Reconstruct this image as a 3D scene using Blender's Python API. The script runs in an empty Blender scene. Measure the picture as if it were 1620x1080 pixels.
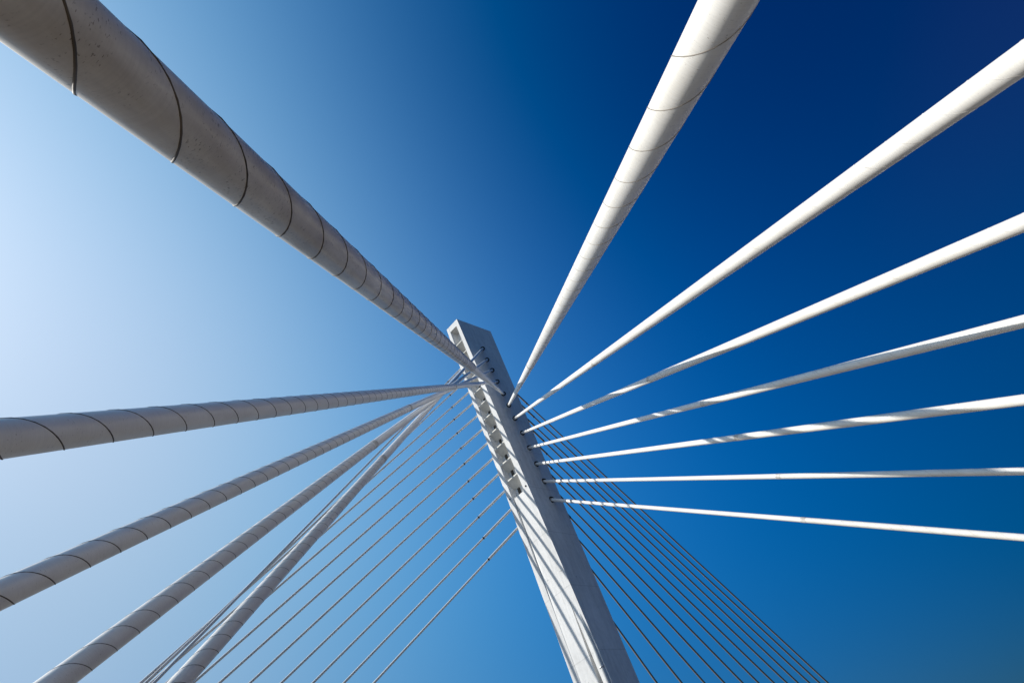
import bpy, bmesh, math, random
from mathutils import Vector, Matrix

scene = bpy.context.scene
C = scene.collection

# ------------------------------------------------------------------ camera
cam_d = bpy.data.cameras.new('camera')
cam = bpy.data.objects.new('camera', cam_d)
C.objects.link(cam)
scene.camera = cam
cam_d.sensor_width = 36.0
cam_d.lens = 17.78
cam_d.clip_start = 0.05
cam_d.clip_end = 6000
R_ = Vector([0.920505, 0.299317, -0.251157])
U_ = Vector([0.390731, -0.705148, 0.591689])
F_ = Vector([-0.0, 0.642788, 0.766044])
cam.matrix_world = Matrix(((R_.x, U_.x, -F_.x, 0.0), (R_.y, U_.y, -F_.y, 0.0), (R_.z, U_.z, -F_.z, 1.6), (0, 0, 0, 1)))

# ------------------------------------------------------------------ light
SUN = Vector([-0.815, -0.098, 0.571]).normalized()
elev = math.asin(SUN.z)
scene.view_settings.view_transform = 'Standard'
scene.view_settings.look = 'None'
scene.view_settings.gamma = 1.0
scene.view_settings.exposure = 0.22
w = bpy.data.worlds.new('World')
scene.world = w
w.use_nodes = True
nt = w.node_tree
N, L = nt.nodes, nt.links
bg = N['Background']
sky = N.new('ShaderNodeTexSky')
sky.sky_type = 'NISHITA'
sky.sun_disc = False
sky.sun_elevation = elev
sky.sun_rotation = math.atan2(SUN.x, SUN.y)
sky.altitude = 0
sky.air_density = 1.0
sky.dust_density = 0.4
sky.ozone_density = 1.0
bg.inputs['Strength'].default_value = 0.0859
L.new(sky.outputs['Color'], bg.inputs['Color'])
# a polarising filter was on the lens: the sky away from the sun is deep and saturated.
# Expressed as a smooth function of world direction only (angle to the sun c, height z).
tcw = N.new('ShaderNodeTexCoord')
dot = N.new('ShaderNodeVectorMath'); dot.operation = 'DOT_PRODUCT'
dot.inputs[1].default_value = SUN
L.new(tcw.outputs['Generated'], dot.inputs[0])
sepw = N.new('ShaderNodeSeparateXYZ')
L.new(tcw.outputs['Generated'], sepw.inputs[0])


def mth(op, a, b=None):
    n = N.new('ShaderNodeMath'); n.operation = op
    for i, v in enumerate((a, b)):
        if v is None:
            continue
        if isinstance(v, (int, float)):
            n.inputs[i].default_value = v
        else:
            L.new(v, n.inputs[i])
    return n.outputs[0]


cc = mth('MINIMUM', dot.outputs['Value'], 0.95)
zz = mth('MAXIMUM', sepw.outputs['Z'], 0.05)
c2 = mth('MULTIPLY', cc, cc); c3 = mth('MULTIPLY', c2, cc); z2 = mth('MULTIPLY', zz, zz); cz = mth('MULTIPLY', cc, zz)
z3 = mth('MULTIPLY', z2, zz); c2z = mth('MULTIPLY', c2, zz); cz2 = mth('MULTIPLY', cc, z2); c4 = mth('MULTIPLY', c2, c2)
COEF = [[-1.3727, 2.3621, 0.5427, 0.6586, -1.8482, 7.1107, -1.2383, -5.3763, 5.6409, -1.9155, -3.9749], [-1.3292, 1.3209, -0.4714, 0.8652, 3.6779, -1.6812, -0.8333, -3.1961, -2.4399, 5.9194, -0.8773], [-0.7675, 0.8912, -0.9691, 0.6937, 3.5209, -1.0126, -1.8874, -3.2197, -3.6093, 6.8165, 0.4687]]
chan = []
for co in COEF:
    acc = co[0]
    for k, f in zip(co[1:], (cc, c2, c3, zz, z2, cz, z3, c2z, cz2, c4)):
        acc = mth('ADD', mth('MULTIPLY', f, k), acc)
    acc = mth('MINIMUM', acc, 1.6)
    chan.append(mth('POWER', math.e, acc))
comb = N.new('ShaderNodeCombineXYZ')
for i in range(3):
    L.new(chan[i], comb.inputs[i])
vm = N.new('ShaderNodeVectorMath'); vm.operation = 'MULTIPLY'
L.new(sky.outputs['Color'], vm.inputs[0]); L.new(comb.outputs[0], vm.inputs[1])
off = N.new('ShaderNodeVectorMath'); off.operation = 'SUBTRACT'
off.inputs[1].default_value = (0.3, 0.1, 0.1)
L.new(vm.outputs[0], off.inputs[0])
flr = N.new('ShaderNodeVectorMath'); flr.operation = 'MAXIMUM'
flr.inputs[1].default_value = (0, 0, 0)
L.new(off.outputs[0], flr.inputs[0])
L.new(flr.outputs[0], bg.inputs['Color'])

sun_d = bpy.data.lights.new('sun', 'SUN')
sun_d.energy = 5.0
sun_d.angle = math.radians(0.5)
sun_d.color = (1.0, 0.965, 0.905)
sun = bpy.data.objects.new('sun', sun_d)
C.objects.link(sun)
sun.rotation_euler = SUN.to_track_quat('Z', 'Y').to_euler()
sun.location = (-40, 0, 60)

# ------------------------------------------------------------------ measured layout (metres, z up)
E1 = (Vector([-4.151, 36.211, 0.0]), Vector([-6.775, 36.182, 51.6]))
E2 = (Vector([-1.65, 34.907, 0.0]), Vector([-5.083, 35.3, 51.6]))
E3 = (Vector([-0.666, 36.1, 0.0]), Vector([-1.985, 39.057, 51.6]))
E4 = (Vector([-3.167, 37.404, 0.0]), Vector([-3.677, 39.939, 51.6]))
HT = 51.6
FRONT=[
  ( [-5.918, 2.215, -0.0] , [-3.428, 36.845, 46.365] , 0.273 ),
  ( [-5.484, 0.414, -0.0] , [-3.351, 36.743, 44.157] , 0.274 ),
  ( [-4.943, -1.27, 0.0] , [-3.202, 36.756, 42.254] , 0.353 ),
  ( [-3.113, -2.856, 0.0] , [-3.089, 36.716, 40.258] , 0.445 ),
  ( [-0.587, -3.746, 0.0] , [-2.891, 36.786, 38.325] , 0.318 ),
  ( [2.059, -3.819, -0.0] , [-2.765, 36.783, 36.556] , 0.375 ),
  ( [5.938, -3.632, -0.0] , [-2.649, 36.751, 34.595] , 0.411 ),
  ( [9.294, -1.834, 0.0] , [-2.447, 36.821, 32.618] , 0.43 ),
  ( [12.665, 1.016, -0.0] , [-2.316, 36.809, 30.69] , 0.442 ),
  ( [13.613, 4.053, -0.0] , [-2.204, 36.771, 28.722] , 0.433 ),
  ( [19.907, 11.438, -0.0] , [-2.111, 36.709, 26.735] , 0.487 ),
  ( [19.398, 15.949, 0.0] , [-2.048, 36.611, 24.778] , 0.464 ),
]
BACKL=[
  ( [-29.682, 14.423, -0.0] , [-6.076, 36.929, 45.014] ),
  ( [-32.61, 14.381, 0.0] , [-5.886, 36.879, 42.804] ),
  ( [-35.569, 14.39, -0.0] , [-5.765, 36.883, 40.904] ),
  ( [-37.408, 14.942, -0.0] , [-5.653, 36.877, 39.148] ),
  ( [-38.984, 15.653, -0.0] , [-5.529, 36.874, 37.246] ),
  ( [-39.547, 16.842, 0.0] , [-5.387, 36.881, 35.322] ),
  ( [-40.122, 18.155, 0.0] , [-5.279, 36.87, 33.468] ),
  ( [-40.243, 19.769, -0.0] , [-5.175, 36.858, 31.534] ),
  ( [-40.23, 21.649, -0.0] , [-5.023, 36.854, 29.7] ),
  ( [-40.263, 23.782, 0.0] , [-4.839, 36.855, 27.862] ),
  ( [-40.585, 26.241, -0.0] , [-4.73, 36.812, 25.956] ),
  ( [-41.28, 29.235, -0.0] , [-4.609, 36.763, 24.137] ),
]
BACKR=[
  ( [18.624, 61.306, -0.0] , [-2.912, 39.996, 43.926] ),
  ( [17.891, 60.546, 0.0] , [-2.751, 39.938, 41.663] ),
  ( [17.053, 59.677, -0.0] , [-2.865, 39.809, 39.835] ),
  ( [15.977, 58.56, -0.0] , [-2.747, 39.762, 38.073] ),
  ( [15.137, 57.689, -0.0] , [-2.933, 39.61, 36.254] ),
  ( [14.073, 56.585, -0.0] , [-3.008, 39.493, 34.384] ),
  ( [12.583, 55.039, -0.0] , [-2.796, 39.473, 32.495] ),
  ( [11.312, 53.721, -0.0] , [-2.946, 39.331, 30.625] ),
  ( [9.646, 51.992, 0.0] , [-2.925, 39.251, 28.818] ),
  ( [7.901, 50.182, -0.0] , [-3.044, 39.127, 27.059] ),
  ( [5.688, 47.886, -0.0] , [-2.989, 39.055, 25.162] ),
  ( [3.448, 45.563, -0.0] , [-3.324, 38.862, 23.471] ),
]
PLATES= [47.76, 45.72, 43.57, 41.41, 39.26, 37.3, 35.35, 33.32, 31.45, 29.55, 27.69, 25.77]

rnd = random.Random(7)


# ------------------------------------------------------------------ materials
def new_mat(name):
    m = bpy.data.materials.new(name)
    m.use_nodes = True
    t = m.node_tree
    return m, t.nodes, t.links, t.nodes['Principled BSDF']


def noise(Nn, Ll, vec, scale, detail=4.0, rough=0.6):
    n = Nn.new('ShaderNodeTexNoise')
    n.inputs['Scale'].default_value = scale
    n.inputs['Detail'].default_value = detail
    n.inputs['Roughness'].default_value = rough
    Ll.new(vec, n.inputs['Vector'])
    return n.outputs['Fac']


def ramp(Nn, Ll, fac, stops):
    r = Nn.new('ShaderNodeValToRGB')
    while len(r.color_ramp.elements) < len(stops):
        r.color_ramp.elements.new(0.5)
    for e, (p, c) in zip(r.color_ramp.elements, stops):
        e.position = p
        e.color = (c[0], c[1], c[2], 1) if isinstance(c, tuple) else (c, c, c, 1)
    Ll.new(fac, r.inputs['Fac'])
    return r.outputs['Color']


def mul(Nn, Ll, a, b, fac=1.0):
    m = Nn.new('ShaderNodeMix')
    m.data_type = 'RGBA'
    m.blend_type = 'MULTIPLY'
    m.inputs[0].default_value = fac
    Ll.new(a, m.inputs[6])
    Ll.new(b, m.inputs[7])
    return m.outputs[2]


def mapped(Nn, Ll, scale, loc=(0, 0, 0)):
    tc = Nn.new('ShaderNodeTexCoord')
    mp = Nn.new('ShaderNodeMapping')
    mp.inputs['Scale'].default_value = scale
    mp.inputs['Location'].default_value = loc
    Ll.new(tc.outputs['Object'], mp.inputs['Vector'])
    return mp.outputs['Vector']


def pipe_mat(name='white_pipe_plastic', col=(0.80, 0.78, 0.735), spot=(0.27, 0.34), stain=0.7, blo=(0.84, 0.82, 0.78)):
    m, Nn, Ll, b = new_mat(name)
    # fine streaks running round the pipe, dirt specks strung along them, blotchy weathering
    streak = ramp(Nn, Ll, noise(Nn, Ll, mapped(Nn, Ll, (2.0, 2.0, 120)), 1.0, 3.0), [(0.30, 0.90), (0.62, 1.0)])
    blotch = ramp(Nn, Ll, noise(Nn, Ll, mapped(Nn, Ll, (5, 5, 2.0)), 1.0, 5.0), [(0.30, blo), (0.68, (1.0, 1.0, 1.0))])
    spots = ramp(Nn, Ll, noise(Nn, Ll, mapped(Nn, Ll, (60, 60, 150)), 1.0, 2.5, 0.55), [(spot[0], (0.25, 0.21, 0.17)), (spot[1], (1.0, 1.0, 1.0))])
    # specks only where the grime has settled
    where = ramp(Nn, Ll, noise(Nn, Ll, mapped(Nn, Ll, (3.5, 3.5, 7.0), (2, 5, 1)), 1.0, 2.0), [(0.38, 0.0), (0.52, 1.0)])
    base = Nn.new('ShaderNodeRGB')
    base.outputs[0].default_value = (*col, 1)
    c = mul(Nn, Ll, base.outputs[0], streak, 0.8)
    c = mul(Nn, Ll, c, blotch, stain)
    sm = Nn.new('ShaderNodeMix'); sm.data_type = 'RGBA'
    sm.inputs[6].default_value = (1, 1, 1, 1)
    Ll.new(where, sm.inputs[0]); Ll.new(spots, sm.inputs[7])
    c = mul(Nn, Ll, c, sm.outputs[2], 0.8)
    Ll.new(c, b.inputs['Base Color'])
    b.inputs['Roughness'].default_value = 0.36
    b.inputs['Specular IOR Level'].default_value = 0.5
    bp = Nn.new('ShaderNodeBump')
    bp.inputs['Strength'].default_value = 0.12
    bp.inputs['Distance'].default_value = 0.002
    Ll.new(streak, bp.inputs['Height'])
    Ll.new(bp.outputs['Normal'], b.inputs['Normal'])
    return m


def clean_pipe_mat():
    m, Nn, Ll, b = new_mat('smooth_white_pipe')
    c = ramp(Nn, Ll, noise(Nn, Ll, mapped(Nn, Ll, (1.5, 1.5, 0.5)), 1.0, 4.0), [(0.3, (0.72, 0.71, 0.68)), (0.7, (0.80, 0.79, 0.765))])
    Ll.new(c, b.inputs['Base Color'])
    b.inputs['Roughness'].default_value = 0.42
    return m


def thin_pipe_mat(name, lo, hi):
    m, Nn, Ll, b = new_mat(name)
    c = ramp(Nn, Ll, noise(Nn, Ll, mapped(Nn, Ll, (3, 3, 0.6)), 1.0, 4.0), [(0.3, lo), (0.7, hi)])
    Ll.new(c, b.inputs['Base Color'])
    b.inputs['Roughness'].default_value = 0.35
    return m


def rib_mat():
    m, Nn, Ll, b = new_mat('dark_rib')
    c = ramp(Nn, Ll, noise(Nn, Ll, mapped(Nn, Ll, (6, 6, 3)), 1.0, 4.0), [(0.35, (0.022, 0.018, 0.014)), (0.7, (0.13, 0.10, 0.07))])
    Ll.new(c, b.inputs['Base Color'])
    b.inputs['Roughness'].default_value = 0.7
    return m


def rib_light_mat():
    m, Nn, Ll, b = new_mat('pale_rib')
    c = ramp(Nn, Ll, noise(Nn, Ll, mapped(Nn, Ll, (6, 6, 3)), 1.0, 4.0), [(0.35, (0.38, 0.35, 0.31)), (0.6, (0.66, 0.64, 0.60))])
    Ll.new(c, b.inputs['Base Color'])
    b.inputs['Roughness'].default_value = 0.6
    return m


def concrete_mat(name, lo, hi, lines=True):
    m, Nn, Ll, b = new_mat(name)
    big = ramp(Nn, Ll, noise(Nn, Ll, mapped(Nn, Ll, (0.5, 0.5, 0.22)), 1.0, 6.0), [(0.3, lo), (0.7, hi)])
    fine = ramp(Nn, Ll, noise(Nn, Ll, mapped(Nn, Ll, (4, 4, 2.0)), 1.0, 6.0, 0.7), [(0.32, 0.86), (0.55, 1.0)])
    pits = ramp(Nn, Ll, noise(Nn, Ll, mapped(Nn, Ll, (2.1, 2.1, 2.1), (3, 1, 7)), 1.0, 2.0, 0.5), [(0.235, 0.45), (0.26, 1.0)])
    runs = ramp(Nn, Ll, noise(Nn, Ll, mapped(Nn, Ll, (3.2, 3.2, 0.12)), 1.0, 4.0), [(0.36, 0.86), (0.6, 1.0)])
    c = mul(Nn, Ll, mul(Nn, Ll, mul(Nn, Ll, big, fine, 0.9), pits, 0.7), runs, 0.8)
    if lines:
        # pour joints every 4.3 m of height
        tc = Nn.new('ShaderNodeTexCoord')
        sp = Nn.new('ShaderNodeSeparateXYZ')
        Ll.new(tc.outputs['Object'], sp.inputs[0])
        dv = Nn.new('ShaderNodeMath'); dv.operation = 'MULTIPLY'; dv.inputs[1].default_value = 1 / 4.3
        Ll.new(sp.outputs['Z'], dv.inputs[0])
        fr = Nn.new('ShaderNodeMath'); fr.operation = 'FRACT'
        Ll.new(dv.outputs[0], fr.inputs[0])
        j = ramp(Nn, Ll, fr.outputs[0], [(0.0, 0.62), (0.012, 0.66), (0.02, 1.0)])
        c = mul(Nn, Ll, c, j, 0.4)
    Ll.new(c, b.inputs['Base Color'])
    b.inputs['Roughness'].default_value = 0.75
    bp = Nn.new('ShaderNodeBump')
    bp.inputs['Strength'].default_value = 0.3
    bp.inputs['Distance'].default_value = 0.02
    Ll.new(fine, bp.inputs['Height'])
    Ll.new(bp.outputs['Normal'], b.inputs['Normal'])
    return m


def flat_mat(name, col, rough=0.6, metal=0.0):
    m, Nn, Ll, b = new_mat(name)
    c = ramp(Nn, Ll, noise(Nn, Ll, mapped(Nn, Ll, (3, 3, 3)), 1.0, 4.0), [(0.3, tuple(x * 0.8 for x in col)), (0.7, col)])
    Ll.new(c, b.inputs['Base Color'])
    b.inputs['Roughness'].default_value = rough
    b.inputs['Metallic'].default_value = metal
    return m


M_pipe = pipe_mat()
M_pipe_old = pipe_mat('stained_pipe_plastic', (0.69, 0.645, 0.575), (0.32, 0.38), 0.9, (0.60, 0.53, 0.45))
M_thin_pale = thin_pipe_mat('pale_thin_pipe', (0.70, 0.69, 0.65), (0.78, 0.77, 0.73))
M_thin_shaded = thin_pipe_mat('shaded_thin_pipe', (0.15, 0.135, 0.11), (0.21, 0.19, 0.16))  # same pipe as the pale one, its shade put into the colour
M_smooth = clean_pipe_mat()
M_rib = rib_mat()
M_rib_light = rib_light_mat()
M_conc = concrete_mat('white_concrete', (0.70, 0.695, 0.67), (0.80, 0.795, 0.775))
M_panel = concrete_mat('white_panel_concrete', (0.76, 0.755, 0.73), (0.82, 0.815, 0.79))
M_plate = concrete_mat('cell_plate_concrete', (0.70, 0.675, 0.60), (0.78, 0.755, 0.69), False)
M_rubber = flat_mat('black_rubber', (0.012, 0.012, 0.014), 0.7)
M_brown = flat_mat('dark_slot_brown', (0.05, 0.04, 0.028), 0.7)
M_rib_mid = flat_mat('mid_rib', (0.27, 0.24, 0.20), 0.7)
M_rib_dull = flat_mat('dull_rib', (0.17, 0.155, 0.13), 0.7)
M_steel = flat_mat('galvanised_steel', (0.45, 0.46, 0.47), 0.4, 0.6)
M_drain = flat_mat('drain_pipe_paint', (0.55, 0.56, 0.55), 0.4)
M_ground = concrete_mat('dark_ground', (0.035, 0.045, 0.055), (0.055, 0.065, 0.075), False)
M_paving = concrete_mat('warm_bounce_paving', (0.10, 0.074, 0.048), (0.145, 0.108, 0.072), False)


# ------------------------------------------------------------------ helpers
def link(name, bm, mat, parent=None, smooth=True):
    me = bpy.data.meshes.new(name)
    bmesh.ops.recalc_face_normals(bm, faces=bm.faces)
    bm.to_mesh(me)
    bm.free()
    me.materials.append(mat)
    if smooth:
        for p in me.polygons:
            p.use_smooth = True
    o = bpy.data.objects.new(name, me)
    C.objects.link(o)
    if parent is not None:
        o.parent = parent
    return o


def lathe(bm, prof, seg=32, cap=True):
    """prof: list of (z, radius) along local Z"""
    rings = []
    for z, r in prof:
        rings.append([bm.verts.new((r * math.cos(2 * math.pi * k / seg), r * math.sin(2 * math.pi * k / seg), z)) for k in range(seg)])
    for a, b in zip(rings[:-1], rings[1:]):
        for k in range(seg):
            bm.faces.new((a[k], a[(k + 1) % seg], b[(k + 1) % seg], b[k]))
    if cap:
        bm.faces.new(rings[0][::-1])
        bm.faces.new(rings[-1])


def sharp_caps(o, ang=40):
    me = o.data
    me.set_sharp_from_angle(angle=math.radians(ang))


def tube(bm, pts, rad, seg=8, cap=True):
    rings = []
    n = len(pts)
    for i, p in enumerate(pts):
        d = (pts[min(i + 1, n - 1)] - pts[max(i - 1, 0)]).normalized()
        ref = Vector((0, 0, 1)) if abs(d.z) < 0.9 else Vector((1, 0, 0))
        a = d.cross(ref).normalized()
        b = d.cross(a)
        rings.append([bm.verts.new(p + rad * (math.cos(2 * math.pi * k / seg) * a + math.sin(2 * math.pi * k / seg) * b)) for k in range(seg)])
    for a, b in zip(rings[:-1], rings[1:]):
        for k in range(seg):
            bm.faces.new((a[k], a[(k + 1) % seg], b[(k + 1) % seg], b[k]))
    if cap:
        bm.faces.new(rings[0][::-1])
        bm.faces.new(rings[-1])


def helix(bm, z0, z1, R, pitch, phase, wr, step=20):
    """a raised rib of half-round section wound (right-handed) round the local Z axis"""
    n = int((z1 - z0) / pitch * step)
    prev = None
    sec = [(-1.0, -0.4), (-0.75, 0.55), (0.0, 1.0), (0.75, 0.55), (1.0, -0.4)]
    for i in range(n + 1):
        z = z0 + (z1 - z0) * i / n
        a = phase + 2 * math.pi * (z - z0) / pitch
        ring = [bm.verts.new(((R + wr * 0.6 * s[1]) * math.cos(a), (R + wr * 0.6 * s[1]) * math.sin(a), z + wr * s[0])) for s in sec]
        if prev:
            for k in range(len(sec) - 1):
                bm.faces.new((prev[k], prev[k + 1], ring[k + 1], ring[k]))
        prev = ring


def empty(name, loc=(0, 0, 0), label=None, cat=None, group=None):
    o = bpy.data.objects.new(name, None)
    o.empty_display_size = 0.5
    C.objects.link(o)
    o.location = loc
    if label:
        o['label'] = label
    if cat:
        o['category'] = cat
    if group:
        o['group'] = group
    return o


# ------------------------------------------------------------------ ground
bm = bmesh.new()
n = 24
S = 3000
vs = [[bm.verts.new((-S + 2 * S * i / n, -S + 2 * S * j / n, 0)) for j in range(n + 1)] for i in range(n + 1)]
for i in range(n):
    for j in range(n):
        bm.faces.new((vs[i][j], vs[i + 1][j], vs[i + 1][j + 1], vs[i][j + 1]))
g = link('ground', bm, M_ground, smooth=False)
g['kind'] = 'structure'
bm = bmesh.new()
lathe(bm, [(-0.2, 26.0), (0.012, 26.0)], 96)
pv = link('bounce_paving', bm, M_paving, smooth=False)  # unseen disc, added to bounce warm light onto the stays
pv.location = (4, 2, 0)
pv['kind'] = 'structure'

# ------------------------------------------------------------------ pylon
BASE = Vector((-3.6, 43.1, 0))


def P(u, v, h):
    """point of the tapering, leaning shaft: u 0 rear..1 cable face, v 0 lit flank..1 far flank"""
    t = h / HT
    e = [a.lerp(b, t) for a, b in (E1, E2, E3, E4)]
    return (e[0] * (1 - u) * (1 - v) + e[1] * u * (1 - v) + e[3] * (1 - u) * v + e[2] * u * v) - BASE


def block(bm, us, vs_, h0, h1, seg=1, slope=0.0):
    """us, vs_: (start, end) or functions of the height"""
    f = lambda q, h: q(h) if callable(q) else q
    rings = []
    for i in range(seg + 1):
        h = h0 + (h1 - h0) * i / seg
        u0, u1, v0, v1 = f(us[0], h), f(us[1], h), f(vs_[0], h), f(vs_[1], h)
        rings.append([bm.verts.new(P(a, b, h)) for a, b in ((u0, v0), (u1, v0), (u1, v1), (u0, v1))])
    for a, b in zip(rings[:-1], rings[1:]):
        for k in range(4):
            bm.faces.new((a[k], a[(k + 1) % 4], b[(k + 1) % 4], b[k]))
    bm.faces.new(rings[0][::-1])
    bm.faces.new(rings[-1])


def bevel(o, w_=0.03):
    m = o.modifiers.new('bevel', 'BEVEL')
    m.width = w_
    m.segments = 2
    m.limit_method = 'ANGLE'
    m.angle_limit = math.radians(35)


pylon = empty('bridge_pylon', BASE, 'tall white concrete pylon with a shaded face of cable holes and a sunlit flank', 'bridge pylon')
UA, UB = 0.205, 0.775
VD = 0.19
HP = PLATES[-1]          # top of the closing panel

bm = bmesh.new()
block(bm, (UB, 1.0), (0.0, 1.0), 0, HT - 0.0, 1)
front = link('front_wall', bm, M_conc, pylon, False)
# real sockets bored through the wall where the stays enter
cut = bmesh.new()
for A, Pt, fr in FRONT:
    A, Pt = Vector(A), Vector(Pt)
    d = (Pt - A).normalized()
    q = d.to_track_quat('Z', 'Y').to_matrix()
    ringA, ringB = [], []
    for k in range(24):
        a = 2 * math.pi * k / 24
        r = q @ Vector((0.245 * math.cos(a), 0.245 * math.sin(a), 0))
        ringA.append(cut.verts.new(Pt - d * 1.0 + r - BASE))
        ringB.append(cut.verts.new(Pt + d * 0.42 + r - BASE))
    for k in range(24):
        cut.faces.new((ringA[k], ringA[(k + 1) % 24], ringB[(k + 1) % 24], ringB[k]))
    cut.faces.new(ringA[::-1])
    cut.faces.new(ringB)
bmesh.ops.recalc_face_normals(cut, faces=cut.faces)
cme = bpy.data.meshes.new('cutter')
cut.to_mesh(cme)
cut.free()
cob = bpy.data.objects.new('cutter', cme)
C.objects.link(cob)
cob.location = BASE
bo = front.modifiers.new('bool', 'BOOLEAN')
bo.operation = 'DIFFERENCE'
bo.object = cob
bo.solver = 'EXACT'
bpy.context.view_layer.update()
ev = front.evaluated_get(bpy.context.evaluated_depsgraph_get())
nm = bpy.data.meshes.new_from_object(ev)
front.modifiers.clear()
front.data = nm
bpy.data.objects.remove(cob)

# dark liners inside each socket
for A, Pt, fr in FRONT:
    A, Pt = Vector(A), Vector(Pt)
    d = (Pt - A).normalized()
    bm = bmesh.new()
    lathe(bm, [(0.0, 0.242), (0.40, 0.242), (0.40, 0.10), (0.38, 0.10), (0.38, 0.225), (0.0, 0.225), (0.0, 0.242)], 28, False)
    q = d.to_track_quat('Z', 'Y').to_matrix().to_4x4()
    # start the liner just under the wall surface
    bm.transform(Matrix.Translation(Pt - BASE - d * 0.02) @ q)
    link('socket_liner', bm, M_rubber, pylon)

bm = bmesh.new()
block(bm, (0.0, UA), (0.0, 1.0), 0, HT, 1)
o = link('rear_wall', bm, M_conc, pylon, False); bevel(o)
bm = bmesh.new()
block(bm, (UA + 0.001, UB - 0.001), (VD, 1 - VD), 0, HT - 1.0, 1)
link('web_wall', bm, M_conc, pylon, False)
bm = bmesh.new()
block(bm, (UA + 0.001, UB - 0.001), (0.002, 0.998), HT - 1.0, HT - 0.002, 1)
link('top_beam', bm, M_conc, pylon, False)


def plate(h, side, hole=True):
    bm = bmesh.new()
    vo, vi = (0.012, VD) if side == 0 else (0.988, 1 - VD)
    th = 0.13
    drop = 0.75
    top = [P(UA, vo, h), P(UB, vo, h), P(UB, vi, h - drop), P(UA, vi, h - drop)]
    bot = [p - Vector((0, 0, th)) for p in top]
    t = [bm.verts.new(p) for p in top]
    b = [bm.verts.new(p) for p in bot]
    bm.faces.new(t); bm.faces.new(b[::-1])
    for k in range(4):
        bm.faces.new((t[k], t[(k + 1) % 4], b[(k + 1) % 4], b[k]))
    link('cell_plate', bm, M_plate, pylon, False)


for i, h in enumerate(PLATES[:-1]):
    plate(h, 0)
    plate(h, 1)
for i, h in enumerate(PLATES):
    # dark block stands in for the unlit slot in the web above each plate
    bm = bmesh.new()
    c = P(0.40, VD, h + 0.25)
    a = (P(0.45, VD, h + 0.25) - P(0.35, VD, h + 0.25))
    nrm = (P(0.4, 0, h) - P(0.4, VD, h)).normalized()
    upv = (P(0.4, VD, h + 1) - P(0.4, VD, h)).normalized()
    vv = []
    for sx in (-0.5, 0.5):
        for sy in (0.0, 0.75):
            for sn in (-0.05, 0.10):
                vv.append(bm.verts.new(c + a * sx + upv * sy + nrm * sn))
    idx = [(0, 1, 3, 2), (4, 6, 7, 5), (0, 4, 5, 1), (2, 3, 7, 6), (0, 2, 6, 4), (1, 5, 7, 3)]
    for f in idx:
        bm.faces.new([vv[k] for k in f])
    link('anchor_slot_block', bm, M_brown, pylon, False)

# long panel closing the recess below the cells; it dips in along its left edge higher up,
# and opens a groove for the drain pipe along its right edge lower down
H_JOIN = 16.1


def pv_left(h):
    return 0.004 + 0.085 * max(0.0, min(1.0, (h - H_JOIN) / (HP - H_JOIN)))


def pu_right(h):
    return UB - 0.002 - 0.021 * max(0.0, 16.8 - h)


bm = bmesh.new()
seg = 26
rows = []
for i in range(seg + 1):
    h = HP * i / seg
    ul = UA + 0.001
    ur = pu_right(h)
    rows.append([bm.verts.new(P(*q, h)) for q in ((ul, pv_left(h)), (ul + (ur - ul) * 0.13, 0.003), (ur, 0.003), (ur, VD - 0.004), (ul, VD - 0.004))])
for a, b in zip(rows[:-1], rows[1:]):
    for k in range(5):
        bm.faces.new((a[k], a[(k + 1) % 5], b[(k + 1) % 5], b[k]))
bm.faces.new(rows[0][::-1])
bm.faces.new(rows[-1])
link('flank_panel', bm, M_panel, pylon, False)
bm = bmesh.new()
block(bm, (UA + 0.001, UB - 0.001), (1 - VD + 0.004, 0.997), 0, HP, 1)
link('flank_panel', bm, M_panel, pylon, False)

# drain pipe
bm = bmesh.new()
pts = [P(0.87, 0.13, 18.5), P(0.895, 0.055, 15.0), P(0.908, 0.0, 12.2), P(0.915, -0.02, 9.5), P(0.915, -0.02, 0)]
tube(bm, pts, 0.165, 24)
dp = link('drain_pipe', bm, M_drain, pylon)
for h in (12.0, 6.0, 2.0):
    bm = bmesh.new()
    p = P(0.908, 0.0, 12.2).lerp(P(0.915, -0.02, 9.5), (12.2 - h) / 2.7) if h > 9.5 else P(0.915, -0.02, h)
    d = (P(0.895, -0.02, 0) - P(0.895, -0.02, 9.5)).normalized()
    tube(bm, [p - d * 0.05, p + d * 0.05], 0.176, 24)
    link('pipe_clamp', bm, M_steel, dp)
# two small black discs for shaded holes in the rims beside the lowest cells
for (u, h) in ((0.90, 26.0), (0.10, 26.0)):
    bm = bmesh.new()
    c = P(u, 0, h)
    nrm = (P(u, 0, h) - P(u, 0.2, h)).normalized()
    tube(bm, [c - nrm * 0.05, c + nrm * 0.03], 0.075, 16)
    link('rim_hole_disc', bm, M_rubber, pylon)
bm = bmesh.new()
block(bm, (-0.35, 1.35), (-0.4, 1.4), 0.0, 0.9)
o = link('plinth', bm, M_conc, pylon, False); bevel(o, 0.05)


# ------------------------------------------------------------------ stays
def stay_empty(A, Pt, label, group):
    A, Pt = Vector(A), Vector(Pt)
    o = empty('stay_cable', A, label, 'bridge cable', group)
    o.rotation_mode = 'QUATERNION'
    o.rotation_quaternion = (Pt - A).normalized().to_track_quat('Z', 'Y')
    return o, (Pt - A).length


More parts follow.
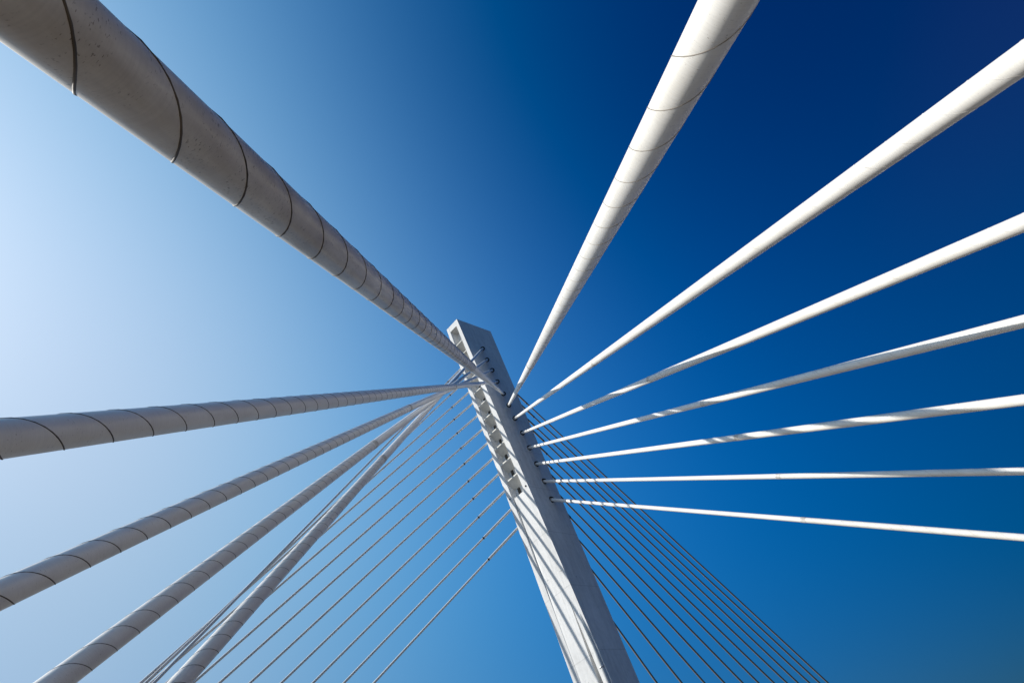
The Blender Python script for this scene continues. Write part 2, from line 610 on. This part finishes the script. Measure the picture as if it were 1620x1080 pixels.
ordn = ['first', 'second', 'third', 'fourth', 'fifth', 'sixth', 'seventh', 'eighth', 'ninth', 'tenth', 'eleventh', 'twelfth']
front_labels = [
    'thick white cable from the topmost hole of the pylon face down to the bottom edge',
    'thick white cable from the second hole of the pylon face to the bottom left corner',
    'thick ringed white cable leaving the left edge low down, third hole of the pylon face',
    'thick ringed white cable running almost level to the left edge from the fourth hole',
    'thickest and nearest cable, stained and ringed, filling the top left corner',
    'thick half sunlit white cable running up to the top edge from the sixth hole',
    'bright white cable ending at the right edge just under the top right corner',
    'bright white cable reaching the right edge a third of the way down, eighth hole',
    'white cable half in shadow reaching the right edge at mid height, ninth hole',
    'white cable with striped shadows, tenth hole, next below the half shadowed cable',
    'thin looking white cable running almost level to the right edge, eleventh hole',
    'lowest cable of the pylon face, sloping gently down to the right edge',
]
RAD = 0.125
# (pitch, phase) of the double helical rib on each stay
RIBS = [(0.624, 0.492), (0.629, 0.725), (0.737, 0.073), (0.827, 0.215), (0.848, 2.954), (0.90, 3.136)] + [(0.90, rnd.uniform(0, 3.1)) for _ in range(6)]
for i, (A, Pt, fr) in enumerate(FRONT):
    o, Ln = stay_empty(A, Pt, front_labels[i], 'thick front stays from the pylon face')
    zc = Ln * fr
    bm = bmesh.new()
    lathe(bm, [(0.9, RAD), (zc * 0.5, RAD), (zc, RAD)], 64)
    q = link('ribbed_pipe', bm, M_pipe_old if i == 4 else M_pipe, o); sharp_caps(q)
    bm = bmesh.new()
    pitch, ph = RIBS[i]
    wr = 0.0075 if 1 < i < 5 else 0.006
    helix(bm, 1.0, zc - 0.05, RAD, pitch, ph, wr)
    helix(bm, 1.0, zc - 0.05, RAD, pitch, ph + math.pi, wr)
    link('helical_rib', bm, M_rib if i in (2, 3, 4) else (M_rib_dull if i < 2 else (M_rib_mid if i == 5 else M_rib_light)), q)  # darker ribs on the left-hand stays, pale on the right-hand ones
    bm = bmesh.new()
    lathe(bm, [(zc - 0.12, RAD + 0.006), (zc + 0.12, RAD + 0.006)], 48)
    q = link('joint_collar', bm, M_rib_light, o); sharp_caps(q)
    bm = bmesh.new()
    lathe(bm, [(zc + 0.02, RAD * 0.985), (Ln - 2.6, RAD * 0.985)], 40)
    q = link('smooth_pipe', bm, M_smooth, o); sharp_caps(q)
    # slimmer guide tube and black boot by the pylon
    bm = bmesh.new()
    lathe(bm, [(Ln - 2.7, RAD * 1.06), (Ln + 0.36, RAD * 1.06)], 32)
    q = link('guide_tube', bm, M_smooth, o); sharp_caps(q)
    bm = bmesh.new()
    lathe(bm, [(Ln - 2.78, RAD * 1.12), (Ln - 2.62, RAD * 1.12)], 32)
    q = link('rubber_boot', bm, M_rubber if i < 5 else M_steel, o); sharp_caps(q)
    bm = bmesh.new()
    lathe(bm, [(-0.3, 0.19), (0.75, 0.19), (0.8, 0.175), (1.15, 0.15), (1.15, 0.10)], 40)
    q = link('ground_socket', bm, M_steel, o); sharp_caps(q)


def back_stay(A, Pt, label, group, M_thin):
    o, Ln = stay_empty(A, Pt, label, group)
    sl = 4.3
    bm = bmesh.new()
    lathe(bm, [(0.8, 0.075), (Ln - sl + 0.05, 0.075)], 24)
    q = link('thin_pipe', bm, M_thin, o); sharp_caps(q)
    bm = bmesh.new()
    lathe(bm, [(Ln - sl, 0.098), (Ln, 0.098)], 24)
    q = link('guide_sleeve', bm, M_thin, o); sharp_caps(q)
    bm = bmesh.new()
    lathe(bm, [(Ln - sl - 0.045, 0.103), (Ln - sl + 0.045, 0.103)], 24)
    q = link('rubber_ring', bm, M_rubber, o); sharp_caps(q)
    bm = bmesh.new()
    lathe(bm, [(-0.3, 0.15), (0.7, 0.15), (0.95, 0.12), (0.95, 0.08)], 24)
    q = link('ground_socket', bm, M_steel, o); sharp_caps(q)
    return o


for i, (A, Pt) in enumerate(BACKL):
    lab = 'thin grey back cable left of the pylon, %s down from its top' % ordn[i]
    if i == 11:
        lab = 'lowest thin back cable left of the pylon, leaving its edge below all the others'
    if i == 0:
        lab = 'highest thin back cable left of the pylon, leaving beside the nearest thick cable'
    back_stay(A, Pt, lab, 'thin back stays on the left of the pylon', M_thin_pale)
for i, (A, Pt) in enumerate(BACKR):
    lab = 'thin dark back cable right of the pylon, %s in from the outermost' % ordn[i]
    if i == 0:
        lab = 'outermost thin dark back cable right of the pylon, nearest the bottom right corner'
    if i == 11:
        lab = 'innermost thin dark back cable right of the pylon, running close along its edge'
    back_stay(A, Pt, lab, 'thin back stays on the right of the pylon', M_thin_shaded)
